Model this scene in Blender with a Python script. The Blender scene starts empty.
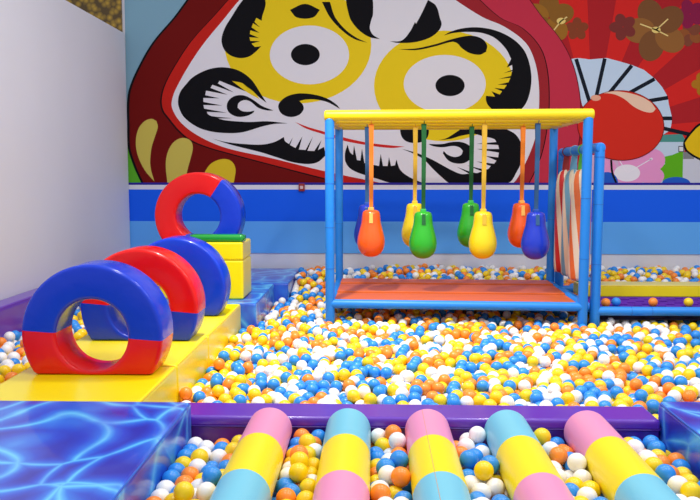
import bpy, bmesh, math, random
import numpy as np
from mathutils import Vector, Matrix
from mathutils.geometry import delaunay_2d_cdt

random.seed(7)
rng = np.random.default_rng(11)
scene = bpy.context.scene
COL = scene.collection
PI = math.pi

# ------------------------------------------------------------------ camera
EYE = 1.70
FPX = 775.0
PITCH = math.atan(76 / FPX)
YAW = math.atan(24 / FPX * math.cos(PITCH))
cam_data = bpy.data.cameras.new('camera')
cam_data.sensor_width = 36.0
cam_data.lens = FPX / 700 * 36.0
cam_data.clip_end = 100
cam = bpy.data.objects.new('camera', cam_data)
cam.location = (0, 0, EYE)
cam.rotation_euler = (PI / 2 - PITCH, 0, YAW)
COL.objects.link(cam)
scene.camera = cam

# ------------------------------------------------------------------ light
world = bpy.data.worlds.new('world')
scene.world = world
world.use_nodes = True
bg = world.node_tree.nodes['Background']
bg.inputs[0].default_value = (0.90, 0.93, 1.0, 1)
bg.inputs[1].default_value = 0.64


def area_lamp(name, loc, sx, sy, watts, color=(1, 0.98, 0.95), aim=None):
    d = bpy.data.lights.new(name, 'AREA')
    d.shape = 'RECTANGLE'
    d.size, d.size_y = sx, sy
    d.energy = watts
    d.color = color
    o = bpy.data.objects.new(name, d)
    o.location = loc
    if aim is not None:
        o.rotation_euler = (Vector(aim) - Vector(loc)).to_track_quat('-Z', 'Y').to_euler()
    COL.objects.link(o)


def spot_lamp(name, loc, aim, watts, deg, blend=0.6, size=0.12, color=(1, 0.97, 0.92)):
    d = bpy.data.lights.new(name, 'SPOT')
    d.energy = watts
    d.spot_size = math.radians(deg)
    d.spot_blend = blend
    d.shadow_soft_size = size
    d.color = color
    o = bpy.data.objects.new(name, d)
    o.location = loc
    o.rotation_euler = (Vector(aim) - Vector(loc)).to_track_quat('-Z', 'Y').to_euler()
    COL.objects.link(o)


# the hall's ceiling lamps: rows of panels over the pit, and track spots
for lx in (-0.9, 1.2, 3.3):
    for ly in (2.6, 5.0):
        area_lamp('ceiling_panel_lamp', (lx, ly, 4.7), 0.3, 0.3, 36)
spot_lamp('track_spot_lamp', (-0.9, 4.9, 4.6), (-0.15, 5.85, 0.45), 560, 72, 1.0, 0.06)
spot_lamp('track_spot_lamp', (0.3, 4.6, 4.6), (1.1, 6.6, 0.5), 70, 75, 1.0, 0.06)

vs = scene.view_settings
vs.view_transform = 'Standard'
vs.look = 'None'
vs.gamma = 1.0
vs.use_curve_mapping = False
vs.exposure = 0.12

# ------------------------------------------------------------------ helpers


def lin(c):
    return tuple(((v / 255) / 12.92 if v / 255 <= 0.04045 else (((v / 255) + 0.055) / 1.055) ** 2.4) for v in c)


MATS = {}


def mat(name, rgb, rough=0.4, bump=0.0, bscale=8.0, vary=0.0, vscale=3.0, coat=0.0, spec=0.5, stretch=None):
    """plain painted / vinyl / plastic surface with slight procedural tone and relief"""
    if name in MATS:
        return MATS[name]
    m = bpy.data.materials.new(name)
    m.use_nodes = True
    nt = m.node_tree
    b = nt.nodes['Principled BSDF']
    col = (*lin(rgb), 1)
    b.inputs['Base Color'].default_value = col
    b.inputs['Roughness'].default_value = rough
    b.inputs['Specular IOR Level'].default_value = spec
    if coat:
        b.inputs['Coat Weight'].default_value = coat
        b.inputs['Coat Roughness'].default_value = 0.12
    if vary or bump:
        tc = nt.nodes.new('ShaderNodeTexCoord')
        src = tc.outputs['Object']
        if stretch:
            mp = nt.nodes.new('ShaderNodeMapping')
            mp.inputs['Scale'].default_value = stretch
            nt.links.new(src, mp.inputs['Vector'])
            src = mp.outputs['Vector']
    if vary:
        n = nt.nodes.new('ShaderNodeTexNoise')
        n.inputs['Scale'].default_value = vscale
        n.inputs['Detail'].default_value = 4
        nt.links.new(src, n.inputs['Vector'])
        r = nt.nodes.new('ShaderNodeValToRGB')
        r.color_ramp.elements[0].position = 0.3
        r.color_ramp.elements[1].position = 0.7
        r.color_ramp.elements[0].color = tuple(v * (1 - vary) for v in col[:3]) + (1,)
        r.color_ramp.elements[1].color = tuple(min(1, v * (1 + vary * 0.5)) for v in col[:3]) + (1,)
        nt.links.new(n.outputs['Fac'], r.inputs['Fac'])
        nt.links.new(r.outputs['Color'], b.inputs['Base Color'])
    if bump:
        n2 = nt.nodes.new('ShaderNodeTexNoise')
        n2.inputs['Scale'].default_value = bscale
        n2.inputs['Detail'].default_value = 3
        nt.links.new(src, n2.inputs['Vector'])
        bp = nt.nodes.new('ShaderNodeBump')
        bp.inputs['Strength'].default_value = bump
        bp.inputs['Distance'].default_value = 0.02
        nt.links.new(n2.outputs['Fac'], bp.inputs['Height'])
        nt.links.new(bp.outputs['Normal'], b.inputs['Normal'])
    MATS[name] = m
    return m


def water_mat():
    """vinyl printed with a rippling water pattern"""
    m = bpy.data.materials.new('water_print_vinyl')
    m.use_nodes = True
    nt = m.node_tree
    L = nt.links.new
    b = nt.nodes['Principled BSDF']
    b.inputs['Roughness'].default_value = 0.28
    b.inputs['Coat Weight'].default_value = 0.25
    tc = nt.nodes.new('ShaderNodeTexCoord')
    nz = nt.nodes.new('ShaderNodeTexNoise')
    nz.inputs['Scale'].default_value = 2.2
    nz.inputs['Detail'].default_value = 0
    L(tc.outputs['Object'], nz.inputs['Vector'])
    mx = nt.nodes.new('ShaderNodeVectorMath')
    mx.operation = 'MULTIPLY_ADD'
    L(nz.outputs['Color'], mx.inputs[0])
    mx.inputs[1].default_value = (0.6, 0.6, 0.6)
    L(tc.outputs['Object'], mx.inputs[2])
    vo = nt.nodes.new('ShaderNodeTexVoronoi')
    vo.feature = 'DISTANCE_TO_EDGE'
    vo.inputs['Scale'].default_value = 3.2
    vo.inputs['Randomness'].default_value = 0.95
    L(mx.outputs[0], vo.inputs['Vector'])
    rp = nt.nodes.new('ShaderNodeValToRGB')
    e = rp.color_ramp.elements
    e[0].position = 0.0
    e[0].color = (*lin((112, 205, 246)), 1)
    e[1].position = 0.34
    e[1].color = (*lin((46, 52, 172)), 1)
    for pos, c in ((0.04, (74, 166, 238)), (0.09, (48, 118, 222)), (0.2, (42, 78, 200))):
        k = e.new(pos)
        k.color = (*lin(c), 1)
    L(vo.outputs['Distance'], rp.inputs['Fac'])
    n2 = nt.nodes.new('ShaderNodeTexNoise')
    n2.inputs['Scale'].default_value = 3.2
    n2.inputs['Detail'].default_value = 3
    L(tc.outputs['Object'], n2.inputs['Vector'])
    r2 = nt.nodes.new('ShaderNodeValToRGB')
    r2.color_ramp.elements[0].position = 0.42
    r2.color_ramp.elements[1].position = 0.68
    L(n2.outputs['Fac'], r2.inputs['Fac'])
    mix = nt.nodes.new('ShaderNodeMix')
    mix.data_type = 'RGBA'
    mix.blend_type = 'MULTIPLY'
    L(r2.outputs['Color'], mix.inputs['Factor'])
    L(rp.outputs['Color'], mix.inputs['A'])
    mix.inputs['B'].default_value = (*lin((205, 175, 240)), 1)
    L(mix.outputs['Result'], b.inputs['Base Color'])
    return m


def candy_mat(name, rgb, twist, phase):
    """cream vinyl with spiralling coloured stripes"""
    m = bpy.data.materials.new(name)
    m.use_nodes = True
    nt = m.node_tree
    L = nt.links.new
    b = nt.nodes['Principled BSDF']
    b.inputs['Roughness'].default_value = 0.4
    tc = nt.nodes.new('ShaderNodeTexCoord')
    sp = nt.nodes.new('ShaderNodeSeparateXYZ')
    L(tc.outputs['Object'], sp.inputs[0])

    def math_node(op, a, bb):
        n = nt.nodes.new('ShaderNodeMath')
        n.operation = op
        for i, v in enumerate((a, bb)):
            if v is None:
                continue
            if isinstance(v, (int, float)):
                n.inputs[i].default_value = v
            else:
                L(v, n.inputs[i])
        return n.outputs[0]
    ang = math_node('ARCTAN2', sp.outputs['Y'], sp.outputs['X'])
    ang = math_node('MULTIPLY', ang, 5.0)
    zz = math_node('MULTIPLY', sp.outputs['Z'], twist)
    s = math_node('ADD', ang, zz)
    s = math_node('ADD', s, phase)
    s = math_node('SINE', s, None)
    s = math_node('GREATER_THAN', s, 0.0)
    mix = nt.nodes.new('ShaderNodeMix')
    mix.data_type = 'RGBA'
    L(s, mix.inputs['Factor'])
    mix.inputs['A'].default_value = (*lin((232, 214, 186)), 1)
    mix.inputs['B'].default_value = (*lin(rgb), 1)
    L(mix.outputs['Result'], b.inputs['Base Color'])
    return m


def gold_mat():
    m = bpy.data.materials.new('gold_relief')
    m.use_nodes = True
    nt = m.node_tree
    b = nt.nodes['Principled BSDF']
    b.inputs['Roughness'].default_value = 0.45
    tc = nt.nodes.new('ShaderNodeTexCoord')
    v = nt.nodes.new('ShaderNodeTexVoronoi')
    v.inputs['Scale'].default_value = 16
    r = nt.nodes.new('ShaderNodeValToRGB')
    r.color_ramp.elements[0].color = (*lin((190, 150, 40)), 1)
    r.color_ramp.elements[1].position = 0.7
    r.color_ramp.elements[1].color = (*lin((80, 58, 12)), 1)
    nt.links.new(tc.outputs['Object'], v.inputs['Vector'])
    nt.links.new(v.outputs['Distance'], r.inputs['Fac'])
    nt.links.new(r.outputs['Color'], b.inputs['Base Color'])
    return m


def link(o, parent=None):
    COL.objects.link(o)
    if parent is not None:
        o.parent = parent
    return o


def obj(name, bm, m, parent=None, smooth=False, loc=None):
    me = bpy.data.meshes.new(name)
    bm.normal_update()
    bm.to_mesh(me)
    bm.free()
    if smooth:
        me.polygons.foreach_set('use_smooth', [True] * len(me.polygons))
    for x in (m if isinstance(m, (list, tuple)) else [m]):
        me.materials.append(x)
    o = bpy.data.objects.new(name, me)
    if loc is not None:
        o.location = loc
    return link(o, parent)


def thing(name, label, cat, loc=(0, 0, 0), group=None):
    o = bpy.data.objects.new(name, None)
    o.empty_display_size = 0.1
    o.location = loc
    link(o)
    return tag(o, label, cat, group)


def tag(o, label, cat, group=None, kind=None):
    o['label'] = label
    o['category'] = cat
    if group:
        o['group'] = group
    if kind:
        o['kind'] = kind
    return o


def bm_box(lo, hi, bevel=0.0, seg=3):
    bm = bmesh.new()
    bmesh.ops.create_cube(bm, size=1)
    for v in bm.verts:
        v.co = Vector(((lo[i] + hi[i]) / 2 + v.co[i] * (hi[i] - lo[i]) for i in range(3)))
    if bevel:
        bmesh.ops.bevel(bm, geom=list(bm.edges), offset=bevel, segments=seg, profile=0.5, affect='EDGES')
    return bm


def smooth_by_angle(o, deg=35):
    me = o.data
    me.polygons.foreach_set('use_smooth', [True] * len(me.polygons))
    try:
        me.set_sharp_from_angle(angle=math.radians(deg))
    except Exception:
        pass


def box(name, lo, hi, m, parent=None, bevel=0.01, seg=3, smooth=True):
    o = obj(name, bm_box(lo, hi, bevel, seg), m, parent)
    if smooth and bevel:
        o.data.polygons.foreach_set('use_smooth', [True] * len(o.data.polygons))
        me = o.data
        # big flat faces keep flat normals through weighting
        mod = o.modifiers.new('weighted', 'WEIGHTED_NORMAL')
        mod.keep_sharp = True
    return o


def bm_tube(path, r, n=14, closed=False, cap=True, bm=None):
    bm = bm or bmesh.new()
    P = [Vector(p) for p in path]
    rings = []
    N = len(P)
    ref = None
    for i, p in enumerate(P):
        if closed:
            t = (P[(i + 1) % N] - P[i - 1])
        else:
            t = P[min(i + 1, N - 1)] - P[max(i - 1, 0)]
        t.normalize()
        if ref is None:
            ref = Vector((0, 0, 1)) if abs(t.z) < 0.9 else Vector((1, 0, 0))
        a = t.cross(ref)
        if a.length < 1e-5:
            a = t.cross(Vector((0, 1, 0)))
        a.normalize()
        b = a.cross(t).normalized()
        ref = b
        rr = r[i] if isinstance(r, (list, tuple)) else r
        rings.append([bm.verts.new(p + a * math.cos(k * 2 * PI / n) * rr + b * math.sin(k * 2 * PI / n) * rr) for k in range(n)])
    M = N if closed else N - 1
    for i in range(M):
        A, B = rings[i], rings[(i + 1) % N]
        for k in range(n):
            bm.faces.new((A[k], A[(k + 1) % n], B[(k + 1) % n], B[k]))
    if cap and not closed:
        bm.faces.new(rings[0][::-1])
        bm.faces.new(rings[-1])
    bmesh.ops.recalc_face_normals(bm, faces=bm.faces)
    return bm


def rod(name, a, b, r, m, parent, n=18, round_end=0.012):
    """padded tube with softly rounded ends"""
    a, b = Vector(a), Vector(b)
    d = (b - a).normalized()
    e = min(round_end, r * 0.8)
    path, rad = [], []
    for k in (0, 30, 60, 90):
        t = math.radians(k)
        path.append(a + d * e * (1 - math.cos(t)) * 1.0)
        rad.append(r - e + e * math.sin(t))
    for k in (90, 60, 30, 0):
        t = math.radians(k)
        path.append(b - d * e * (1 - math.cos(t)))
        rad.append(r - e + e * math.sin(t))
    # nudge coincident points
    for i in range(1, len(path)):
        if (path[i] - path[i - 1]).length < 1e-5:
            path[i] = path[i] + d * 1e-4
    o = obj(name, bm_tube(path, rad, n), m, parent)
    smooth_by_angle(o, 50)
    return o


def lathe(name, prof, m, parent, n=28, loc=None, sx=1.0, sy=1.0):
    """revolve (r, z) profile about z"""
    bm = bmesh.new()
    rings = []
    for r, z in prof:
        if r < 1e-5:
            rings.append([bm.verts.new((0, 0, z))])
        else:
            rings.append([bm.verts.new((r * sx * math.cos(k * 2 * PI / n), r * sy * math.sin(k * 2 * PI / n), z)) for k in range(n)])
    for A, B in zip(rings, rings[1:]):
        for k in range(n):
            k2 = (k + 1) % n
            if len(A) == 1 and len(B) == 1:
                continue
            if len(A) == 1:
                bm.faces.new((A[0], B[k2], B[k]))
            elif len(B) == 1:
                bm.faces.new((A[k], A[k2], B[0]))
            else:
                bm.faces.new((A[k], A[k2], B[k2], B[k]))
    bmesh.ops.recalc_face_normals(bm, faces=bm.faces)
    return obj(name, bm, m, parent, smooth=True, loc=loc)


def rect_loop(lo, hi, z, inset=0.0, rc=0.03):
    """rounded rectangle path in the horizontal plane"""
    x0, x1, y0, y1 = lo[0] + inset, hi[0] - inset, lo[1] + inset, hi[1] - inset
    pts = []
    for cx, cy, a0 in ((x1 - rc, y1 - rc, 0), (x0 + rc, y1 - rc, 90), (x0 + rc, y0 + rc, 180), (x1 - rc, y0 + rc, 270)):
        for k in (0, 30, 60, 90):
            t = math.radians(a0 + k)
            pts.append((cx + rc * math.cos(t), cy + rc * math.sin(t), z))
    return pts


# ------------------------------------------------------------------ materials
YEL = mat('yellow_vinyl', (250, 228, 8), 0.3, bump=0.14, bscale=5, vary=0.06, vscale=2.5, coat=0.2)
YEL_PIPE = mat('yellow_piping', (238, 200, 10), 0.35)
RED = mat('red_vinyl', (228, 12, 10), 0.26, bump=0.3, bscale=7, coat=0.2, spec=0.35)
BLU = mat('blue_vinyl', (6, 56, 200), 0.26, bump=0.3, bscale=7, coat=0.2, spec=0.35)
PUR = mat('purple_vinyl', (96, 40, 176), 0.28, bump=0.06, bscale=4, coat=0.3)
GRN = mat('green_vinyl', (20, 150, 50), 0.25, coat=0.4)
POST = mat('blue_foam_sleeve', (26, 132, 226), 0.42, bump=0.08, bscale=14)
POST_J = mat('sleeve_joint_tape', (20, 100, 190), 0.4)
BAR_Y = mat('yellow_foam_sleeve', (250, 218, 10), 0.4, bump=0.02, bscale=6)
DECK = mat('orange_red_deck', (218, 102, 44), 0.42, bump=0.05, bscale=20, vary=0.10, vscale=4, stretch=(0.6, 4, 1), spec=0.35)
R_PINK = mat('pink_vinyl', (240, 150, 190), 0.35, bump=0.04, bscale=4)
R_YEL = mat('lemon_vinyl', (252, 226, 24), 0.35, bump=0.04, bscale=4)
R_CYAN = mat('pale_blue_vinyl', (118, 198, 222), 0.35, bump=0.04, bscale=4)
SEAM = mat('stitch_seam', (214, 160, 120), 0.6)
WATER = water_mat()
WALL_W = mat('white_wall_paint', (219, 220, 231), 0.55, vary=0.035, vscale=0.8)
FLOOR = mat('grey_floor', (120, 118, 120), 0.6, vary=0.1, vscale=2)
BALL = {
    'white': mat('white_plastic', (246, 243, 240), 0.32),
    'yellow': mat('yellow_plastic', (250, 212, 18), 0.32),
    'blue': mat('blue_plastic', (40, 142, 232), 0.32),
    'orange': mat('orange_plastic', (252, 142, 42), 0.32),
}

# ------------------------------------------------------------------ the setting
WALL_Y = 9.05
WALL_X = -2.87
FZ = 0.25

floor = obj('floor', bm_box((-6, -4, FZ - 0.1), (8, WALL_Y + 0.2, FZ)), FLOOR)
floor['kind'] = 'structure'
floor['label'] = 'grey floor under the ball pits'
wall_back = obj('wall_back', bm_box((-4.6, WALL_Y, FZ), (8, WALL_Y + 0.2, 4.6)), WALL_W)
wall_back['kind'] = 'structure'
wall_back['label'] = 'white back wall behind the mural and the blue stripes'
wall_left = box('wall_left', (WALL_X - 0.14, -2, FZ), (WALL_X, WALL_Y - 0.03, 3.31), WALL_W, bevel=0.006)
wall_left['kind'] = 'structure'
wall_left['label'] = 'plain white partition wall on the left'
gp = box('trim_1', (-4.6, WALL_Y - 0.04, 2.6), (-2.90, WALL_Y, 4.4), gold_mat(), bevel=0.004)
gp['kind'] = 'structure'
gp['label'] = 'gold patterned strip above the left partition wall'

STR_W = mat('stripe_white', (226, 226, 236), 0.7, spec=0.15)
STR_P = mat('stripe_violet', (46, 40, 150), 0.7, spec=0.15)
STR_B = mat('stripe_blue', (22, 98, 244), 0.7, spec=0.15)
STR_L = mat('stripe_light_blue', (98, 174, 250), 0.7, spec=0.15)
for nm, z0, z1, mm in (('stripe', 1.573, 1.600, STR_P), ('stripe', 1.520, 1.573, STR_W), ('stripe', 1.148, 1.520, STR_B), ('stripe', 0.775, 1.148, STR_L)):
    s = obj(nm, bm_box((WALL_X - 0.02, WALL_Y - 0.014, z0), (8, WALL_Y, z1)), mm, wall_back)

# ------------------------------------------------------------------ the printed mural
_cp, _sp = math.cos(PITCH), math.sin(PITCH)
_F = Vector((-math.sin(YAW) * _cp, math.cos(YAW) * _cp, -_sp))
_R = Vector((math.cos(YAW), math.sin(YAW), 0))
_U = _R.cross(_F)


def sheet(u, v):
    """artwork sheet units -> metres on the wall (x, z)"""
    d = _F * FPX + _R * (u - 350) + _U * (250 - v)
    t = WALL_Y / d.y
    return d.x * t, EYE + d.z * t


def curve_pts(P, closed=True, sharp=52, n=5):
    """rounds a traced outline, keeping its sharp tips"""
    P = [Vector(p) for p in P]
    N = len(P)
    T = []
    for i in range(N):
        a, b = P[i - 1], P[(i + 1) % N]
        if not closed and i in (0, N - 1):
            T.append(None)
            continue
        d1, d2 = P[i] - a, b - P[i]
        if d1.length < 1e-6 or d2.length < 1e-6 or d1.angle(d2) > math.radians(sharp):
            T.append(None)
        else:
            T.append((b - a).normalized())
    out = []
    for i in range(N if closed else N - 1):
        p, q = P[i], P[(i + 1) % N]
        L = (q - p).length
        t0 = (T[i] if T[i] is not None else (q - p).normalized()) * L
        t1 = (T[(i + 1) % N] if T[(i + 1) % N] is not None else (q - p).normalized()) * L
        for k in range(n):
            s = k / n
            h00, h10, h01, h11 = 2 * s**3 - 3 * s**2 + 1, s**3 - 2 * s**2 + s, -2 * s**3 + 3 * s**2, s**3 - s**2
            out.append(p * h00 + t0 * h10 + q * h01 + t1 * h11)
    if not closed:
        out.append(P[-1])
    return out


mural = thing('wall_mural', 'printed wall mural of a bearded red doll face, folding fan, red balloon and flowers', 'mural', (0.4, WALL_Y, 1.6))
PRINT = {}


def ink(rgb):
    return mat('print_%d_%d_%d' % rgb, rgb, 0.75, spec=0.12)


def print_poly(name, pts, rgb, layer, parent=mural, smooth=True):
    pts = curve_pts(pts) if smooth else [Vector(p) for p in pts]
    bm = bmesh.new()
    flat = [Vector(sheet(p[0], p[1])) for p in pts]
    vo, _, fo, _, _, _ = delaunay_2d_cdt(flat, [], [list(range(len(flat)))], 1, 1e-5)
    vs_ = [bm.verts.new((p.x - 0.4, -0.0015 - 0.0007 * layer, p.y - 1.6)) for p in vo]
    for f in fo:
        try:
            bm.faces.new([vs_[i] for i in f])
        except ValueError:
            pass
    bm.normal_update()
    for f in bm.faces:
        if f.normal.y > 0:
            f.normal_flip()
    o = obj(name, bm, ink(rgb))
    o.parent = parent
    return o


def ell(cx, cy, rx, ry, n=48, rot=0):
    c, s = math.cos(rot), math.sin(rot)
    return [(cx + rx * math.cos(t) * c - ry * math.sin(t) * s, cy + rx * math.cos(t) * s + ry * math.sin(t) * c) for t in [k * 2 * PI / n for k in range(n)]]


def stroke(P, w, n=5):
    Q = curve_pts(P, closed=False, n=n)
    Lh, Rh = [], []
    for i, p in enumerate(Q):
        t = (Q[min(i + 1, len(Q) - 1)] - Q[max(i - 1, 0)]).normalized()
        nrm = Vector((-t.y, t.x))
        Lh.append(p + nrm * w / 2)
        Rh.append(p - nrm * w / 2)
    return Lh + Rh[::-1]


K = (14, 13, 18)
FACE = (228, 224, 230)
YK = (236, 204, 30)
# grounds
print_poly('sky_print', [(123.6, -40), (330, -40), (330, 184.2), (128.4, 184.2)], (128, 168, 188), 0, smooth=False)
print_poly('leaf_print', [(127.2, 146), (135, 165), (145, 184.2), (128.2, 184.2)], (92, 176, 44), 1, smooth=False)
RC = (593, 131)
edges = [92.5 + 12.5 * k for k in range(-10, 7)]
rays = thing_ray = print_poly('ray_ground_print', [(330, -40), (1000, -40), (1000, 183), (330, 183)], (176, 34, 40), 0, smooth=False)
rays.parent = mural
for k, a in enumerate(edges[:-1]):
    if k % 2 == 0:
        t0, t1 = math.radians(a), math.radians(edges[k + 1])

        def hit(t):
            dx, dy = math.cos(t), -math.sin(t)
            s = min([q for q in ((1000 - RC[0]) / dx if dx > 1e-6 else 1e9, (330 - RC[0]) / dx if dx < -1e-6 else 1e9,
                                 (-40 - RC[1]) / dy if dy < -1e-6 else 1e9, (183 - RC[1]) / dy if dy > 1e-6 else 1e9)])
            return (RC[0] + dx * s, RC[1] + dy * s)
        print_poly('sun_ray_print', [RC, hit(t0), hit(t1)], (216, 40, 36), 1, smooth=False)
# gold flowers over the rays
for cx, cy, r, c1, c2 in ((656, 30, 30, (150, 98, 50), (126, 80, 46)), (549, 18, 24, (158, 106, 38), (140, 94, 38)), (577, 29, 11, (138, 66, 40), (138, 66, 40)),
                          (623, 27, 13, (126, 52, 48), (126, 52, 48)), (690, 34, 12, (150, 84, 44), (130, 70, 50)), (703, 84, 11, (178, 118, 30), (178, 118, 30)), (690, 14, 14, (140, 30, 70), (140, 30, 70))):
    for q in range(5):
        a = math.radians(90 + 72 * q + (20 if cx > 600 else 0))
        print_poly('gold_petal_print', ell(cx + r * 0.55 * math.cos(a), cy - r * 0.55 * math.sin(a), r * 0.52, r * 0.42, 24, -a), c1 if q % 2 else c2, 2 + 0.2 * q, smooth=False)
for cx, cy, tips in ((656, 30, ((640, 24), (668, 19), (668, 36))), (561, 21, ((554, 30), (567, 17)))):
    print_poly('stamen_print', ell(cx, cy, 4.5, 3.2, 16), (236, 206, 120), 3.4, smooth=False)
    for tx, ty in tips:
        print_poly('stamen_print', stroke([(cx, cy), (tx, ty)], 1.3), (236, 206, 130), 3.4, smooth=False)
# folding fan
fan = print_poly('folding_fan_print', [(571.5, 59), (578, 58), (590, 59.5), (606.5, 58), (618, 61), (631.7, 65), (644, 70), (655, 79), (662, 87), (667.7, 97), (668.6, 104), (672, 118), (671, 126), (669, 131), (658, 138), (600, 138), (582, 105)], (198, 216, 236), 4, smooth=False)
for a, b in (((576, 59), (590, 104)), ((604.7, 58.6), (595, 102)), ((631.7, 65.5), (606, 97)), ((654.5, 79), (620, 98)), ((667.9, 97.7), (630, 104)), ((672, 118.4), (640, 118.4)), ((690, 134.5), (640, 123))):
    print_poly('fan_rib_print', stroke([a, b], 3.8), (22, 28, 40), 4.6, smooth=False)
# bottom right corner of the artwork
print_poly('teal_roof_print', [(659, 135), (682, 134), (686, 142), (655, 142)], (78, 146, 136), 4.4, smooth=False)
print_poly('house_wall_print', [(640, 142), (684, 142), (684, 183), (640, 183)], (196, 212, 228), 4.3, smooth=False)
print_poly('house_wall_print', [(682, 152), (1000, 152), (1000, 183), (682, 183)], (206, 206, 218), 4.4, smooth=False)
print_poly('house_step_print', [(683, 152), (694, 152), (694, 159), (683, 159)], (132, 132, 134), 4.5, smooth=False)
print_poly('house_wall_print', [(580, 155), (640, 155), (640, 183), (580, 183)], (216, 176, 206), 4.3, smooth=False)
print_poly('leaf_print', [(663, 157), (672, 155), (683, 150.5), (682.4, 183), (664, 183), (657, 170), (665, 164)], (96, 178, 30), 4.7, smooth=False)
for cx, cy, rx, ry in ((605, 168, 11, 10), (634, 162, 16, 13), (653, 160, 12, 11), (652, 176, 12, 9), (632, 176, 18, 8)):
    print_poly('pink_petal_print', ell(cx, cy, rx, ry, 32), (234, 152, 202), 4.8 + 0.02 * (cx % 7), smooth=False)
print_poly('flower_heart_print', ell(627, 173, 13, 8.5, 32), (236, 230, 238), 5.1, smooth=False)
for a, b in (((627, 173), (651, 159)), ((627, 173), (619, 160))):
    print_poly('stamen_print', stroke([a, b], 0.9), (240, 232, 240), 5.2, smooth=False)
print_poly('stamen_print', ell(651, 159, 1.6, 1.3, 12), (240, 232, 240), 5.2, smooth=False)
for cx, rx, ry in ((607, 11, 11), (676, 14, 6)):
    print_poly('blue_dome_print', [(cx + rx * math.cos(t), 183 - ry * math.sin(t)) for t in [k * PI / 20 for k in range(21)]], (36, 92, 196), 5.3, smooth=False)
yo = [(720, 120), (700, 123), (690, 132), (683, 143), (686, 151.5), (700, 160.5), (720, 168), (740, 145)]
print_poly('yellow_fruit_outline', yo, K, 5.2)
print_poly('yellow_fruit_print', [(720, 122), (701, 125), (691.5, 133.5), (684.6, 143), (687.5, 150.3), (701, 158.6), (720, 165), (737, 145)], (232, 190, 24), 5.4)
print_poly('white_tag_outline', [(678.2, 146), (683.8, 146), (683.8, 152), (678.2, 152)], (60, 60, 64), 5.3, smooth=False)
print_poly('white_tag_print', [(679, 146.8), (683, 146.8), (683, 151.2), (679, 151.2)], (222, 222, 226), 5.5, smooth=False)

# the doll: body, rim, face
BODY_L = [(345, -72), (285, -64), (232, -42), (195, -10), (174, 17.2), (152.4, 42.8), (137, 69.8), (129, 89.5), (126.6, 104), (126.4, 125), (127.4, 144), (129, 152), (134.5, 168), (142, 184.2), (345, 184.2)]
BODY_L = [(max(x, 128.0 - 0.010 * (184 - y)), y) for x, y in BODY_L]
print_poly('doll_outline', BODY_L, K, 6)
BL2 = [(max(x + 2.4, 128.4 - 0.010 * (184 - y)), y) if x < 300 else (x, y) for x, y in BODY_L]
print_poly('doll_body_print', BL2, (112, 14, 12), 6.4)
BODY_R = [(345, -72), (420, -66), (480, -44), (520, -12), (542.7, 17.2), (558, 35.6), (568.8, 53.6), (576, 73.4), (580.5, 98.5), (581, 125), (578, 150), (570, 183), (345, 183)]
print_poly('doll_outline', BODY_R, (90, 20, 34), 6)
print_poly('doll_body_print', [(x - 0.9 if x > 400 else x, y) for x, y in BODY_R], (196, 50, 72), 6.4)
RIM_OUT = [(400, -48), (345, -52), (290, -44), (245, -16), (213.5, 17.2), (192, 41), (177.5, 62.6), (165.9, 84), (162, 99), (163.5, 110), (169.3, 118.2), (179, 130), (190.7, 139.6), (208, 147), (227, 152.5), (270, 164), (324, 178), (350, 184.2)]
RIM_R = [(528.5, 183), (533, 174), (540.8, 155), (546.5, 128.5), (548.6, 104), (547, 71.5), (540, 48.2), (522, 28.4), (498.6, 17.2), (462, -16), (430, -38), (400, -48)]
print_poly('rim_outline', [(x - 1.6, y + 0.8) if x < 345 else (x + 1.0, y) for x, y in RIM_OUT + RIM_R[:-1]], (30, 8, 12), 6.8)
print_poly('red_rim_print', RIM_OUT + [(400, 184)], (196, 34, 26), 7.2)
print_poly('dark_rim_print', [(400, 184)] + RIM_R, (158, 38, 46), 7.2)
FACE_P = [(290, -32), (250, -10), (220, 24), (204.5, 42.8), (192, 60.8), (179.4, 82.4), (173, 96.7), (172.2, 108), (182, 123.6), (201.4, 137.5), (227, 148.2), (270, 157.8), (324, 171), (370, 180.6), (392, 184.2),
          (512, 183), (516, 180), (523.7, 166.5), (532, 147.5), (537, 130), (539, 104), (538.5, 82.3), (534.5, 60.8), (525.5, 42.8), (504, 26.6), (482.4, 17.2), (450, -4), (425, -26), (400, -38), (345, -42)]
print_poly('face_print', FACE_P, FACE, 7.6)
# eyes
print_poly('eye_patch_print', ell(298, 45, 73.3, 58.5), YK, 8, smooth=False)
print_poly('eye_patch_print', ell(444, 86, 70, 55.3), YK, 8, smooth=False)
print_poly('eye_patch_print', [(230.5, 80), (246, 91.6), (260, 99.5), (251.4, 87.5), (242.4, 81.2)], YK, 8)
print_poly('eye_white_print', ell(309.5, 55, 39.6, 29.4), FACE, 8.4, smooth=False)
print_poly('eye_white_print', ell(444.7, 84, 41, 29), FACE, 8.4, smooth=False)
print_poly('pupil_print', ell(305.4, 54.7, 14.4, 10.6), K, 8.8, smooth=False)
print_poly('pupil_print', ell(450, 85.6, 14.6, 10.6), K, 8.8, smooth=False)


def t4(P, ox, oy, s):
    return [(ox + x / s, oy + y / s) for x, y in P]


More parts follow.
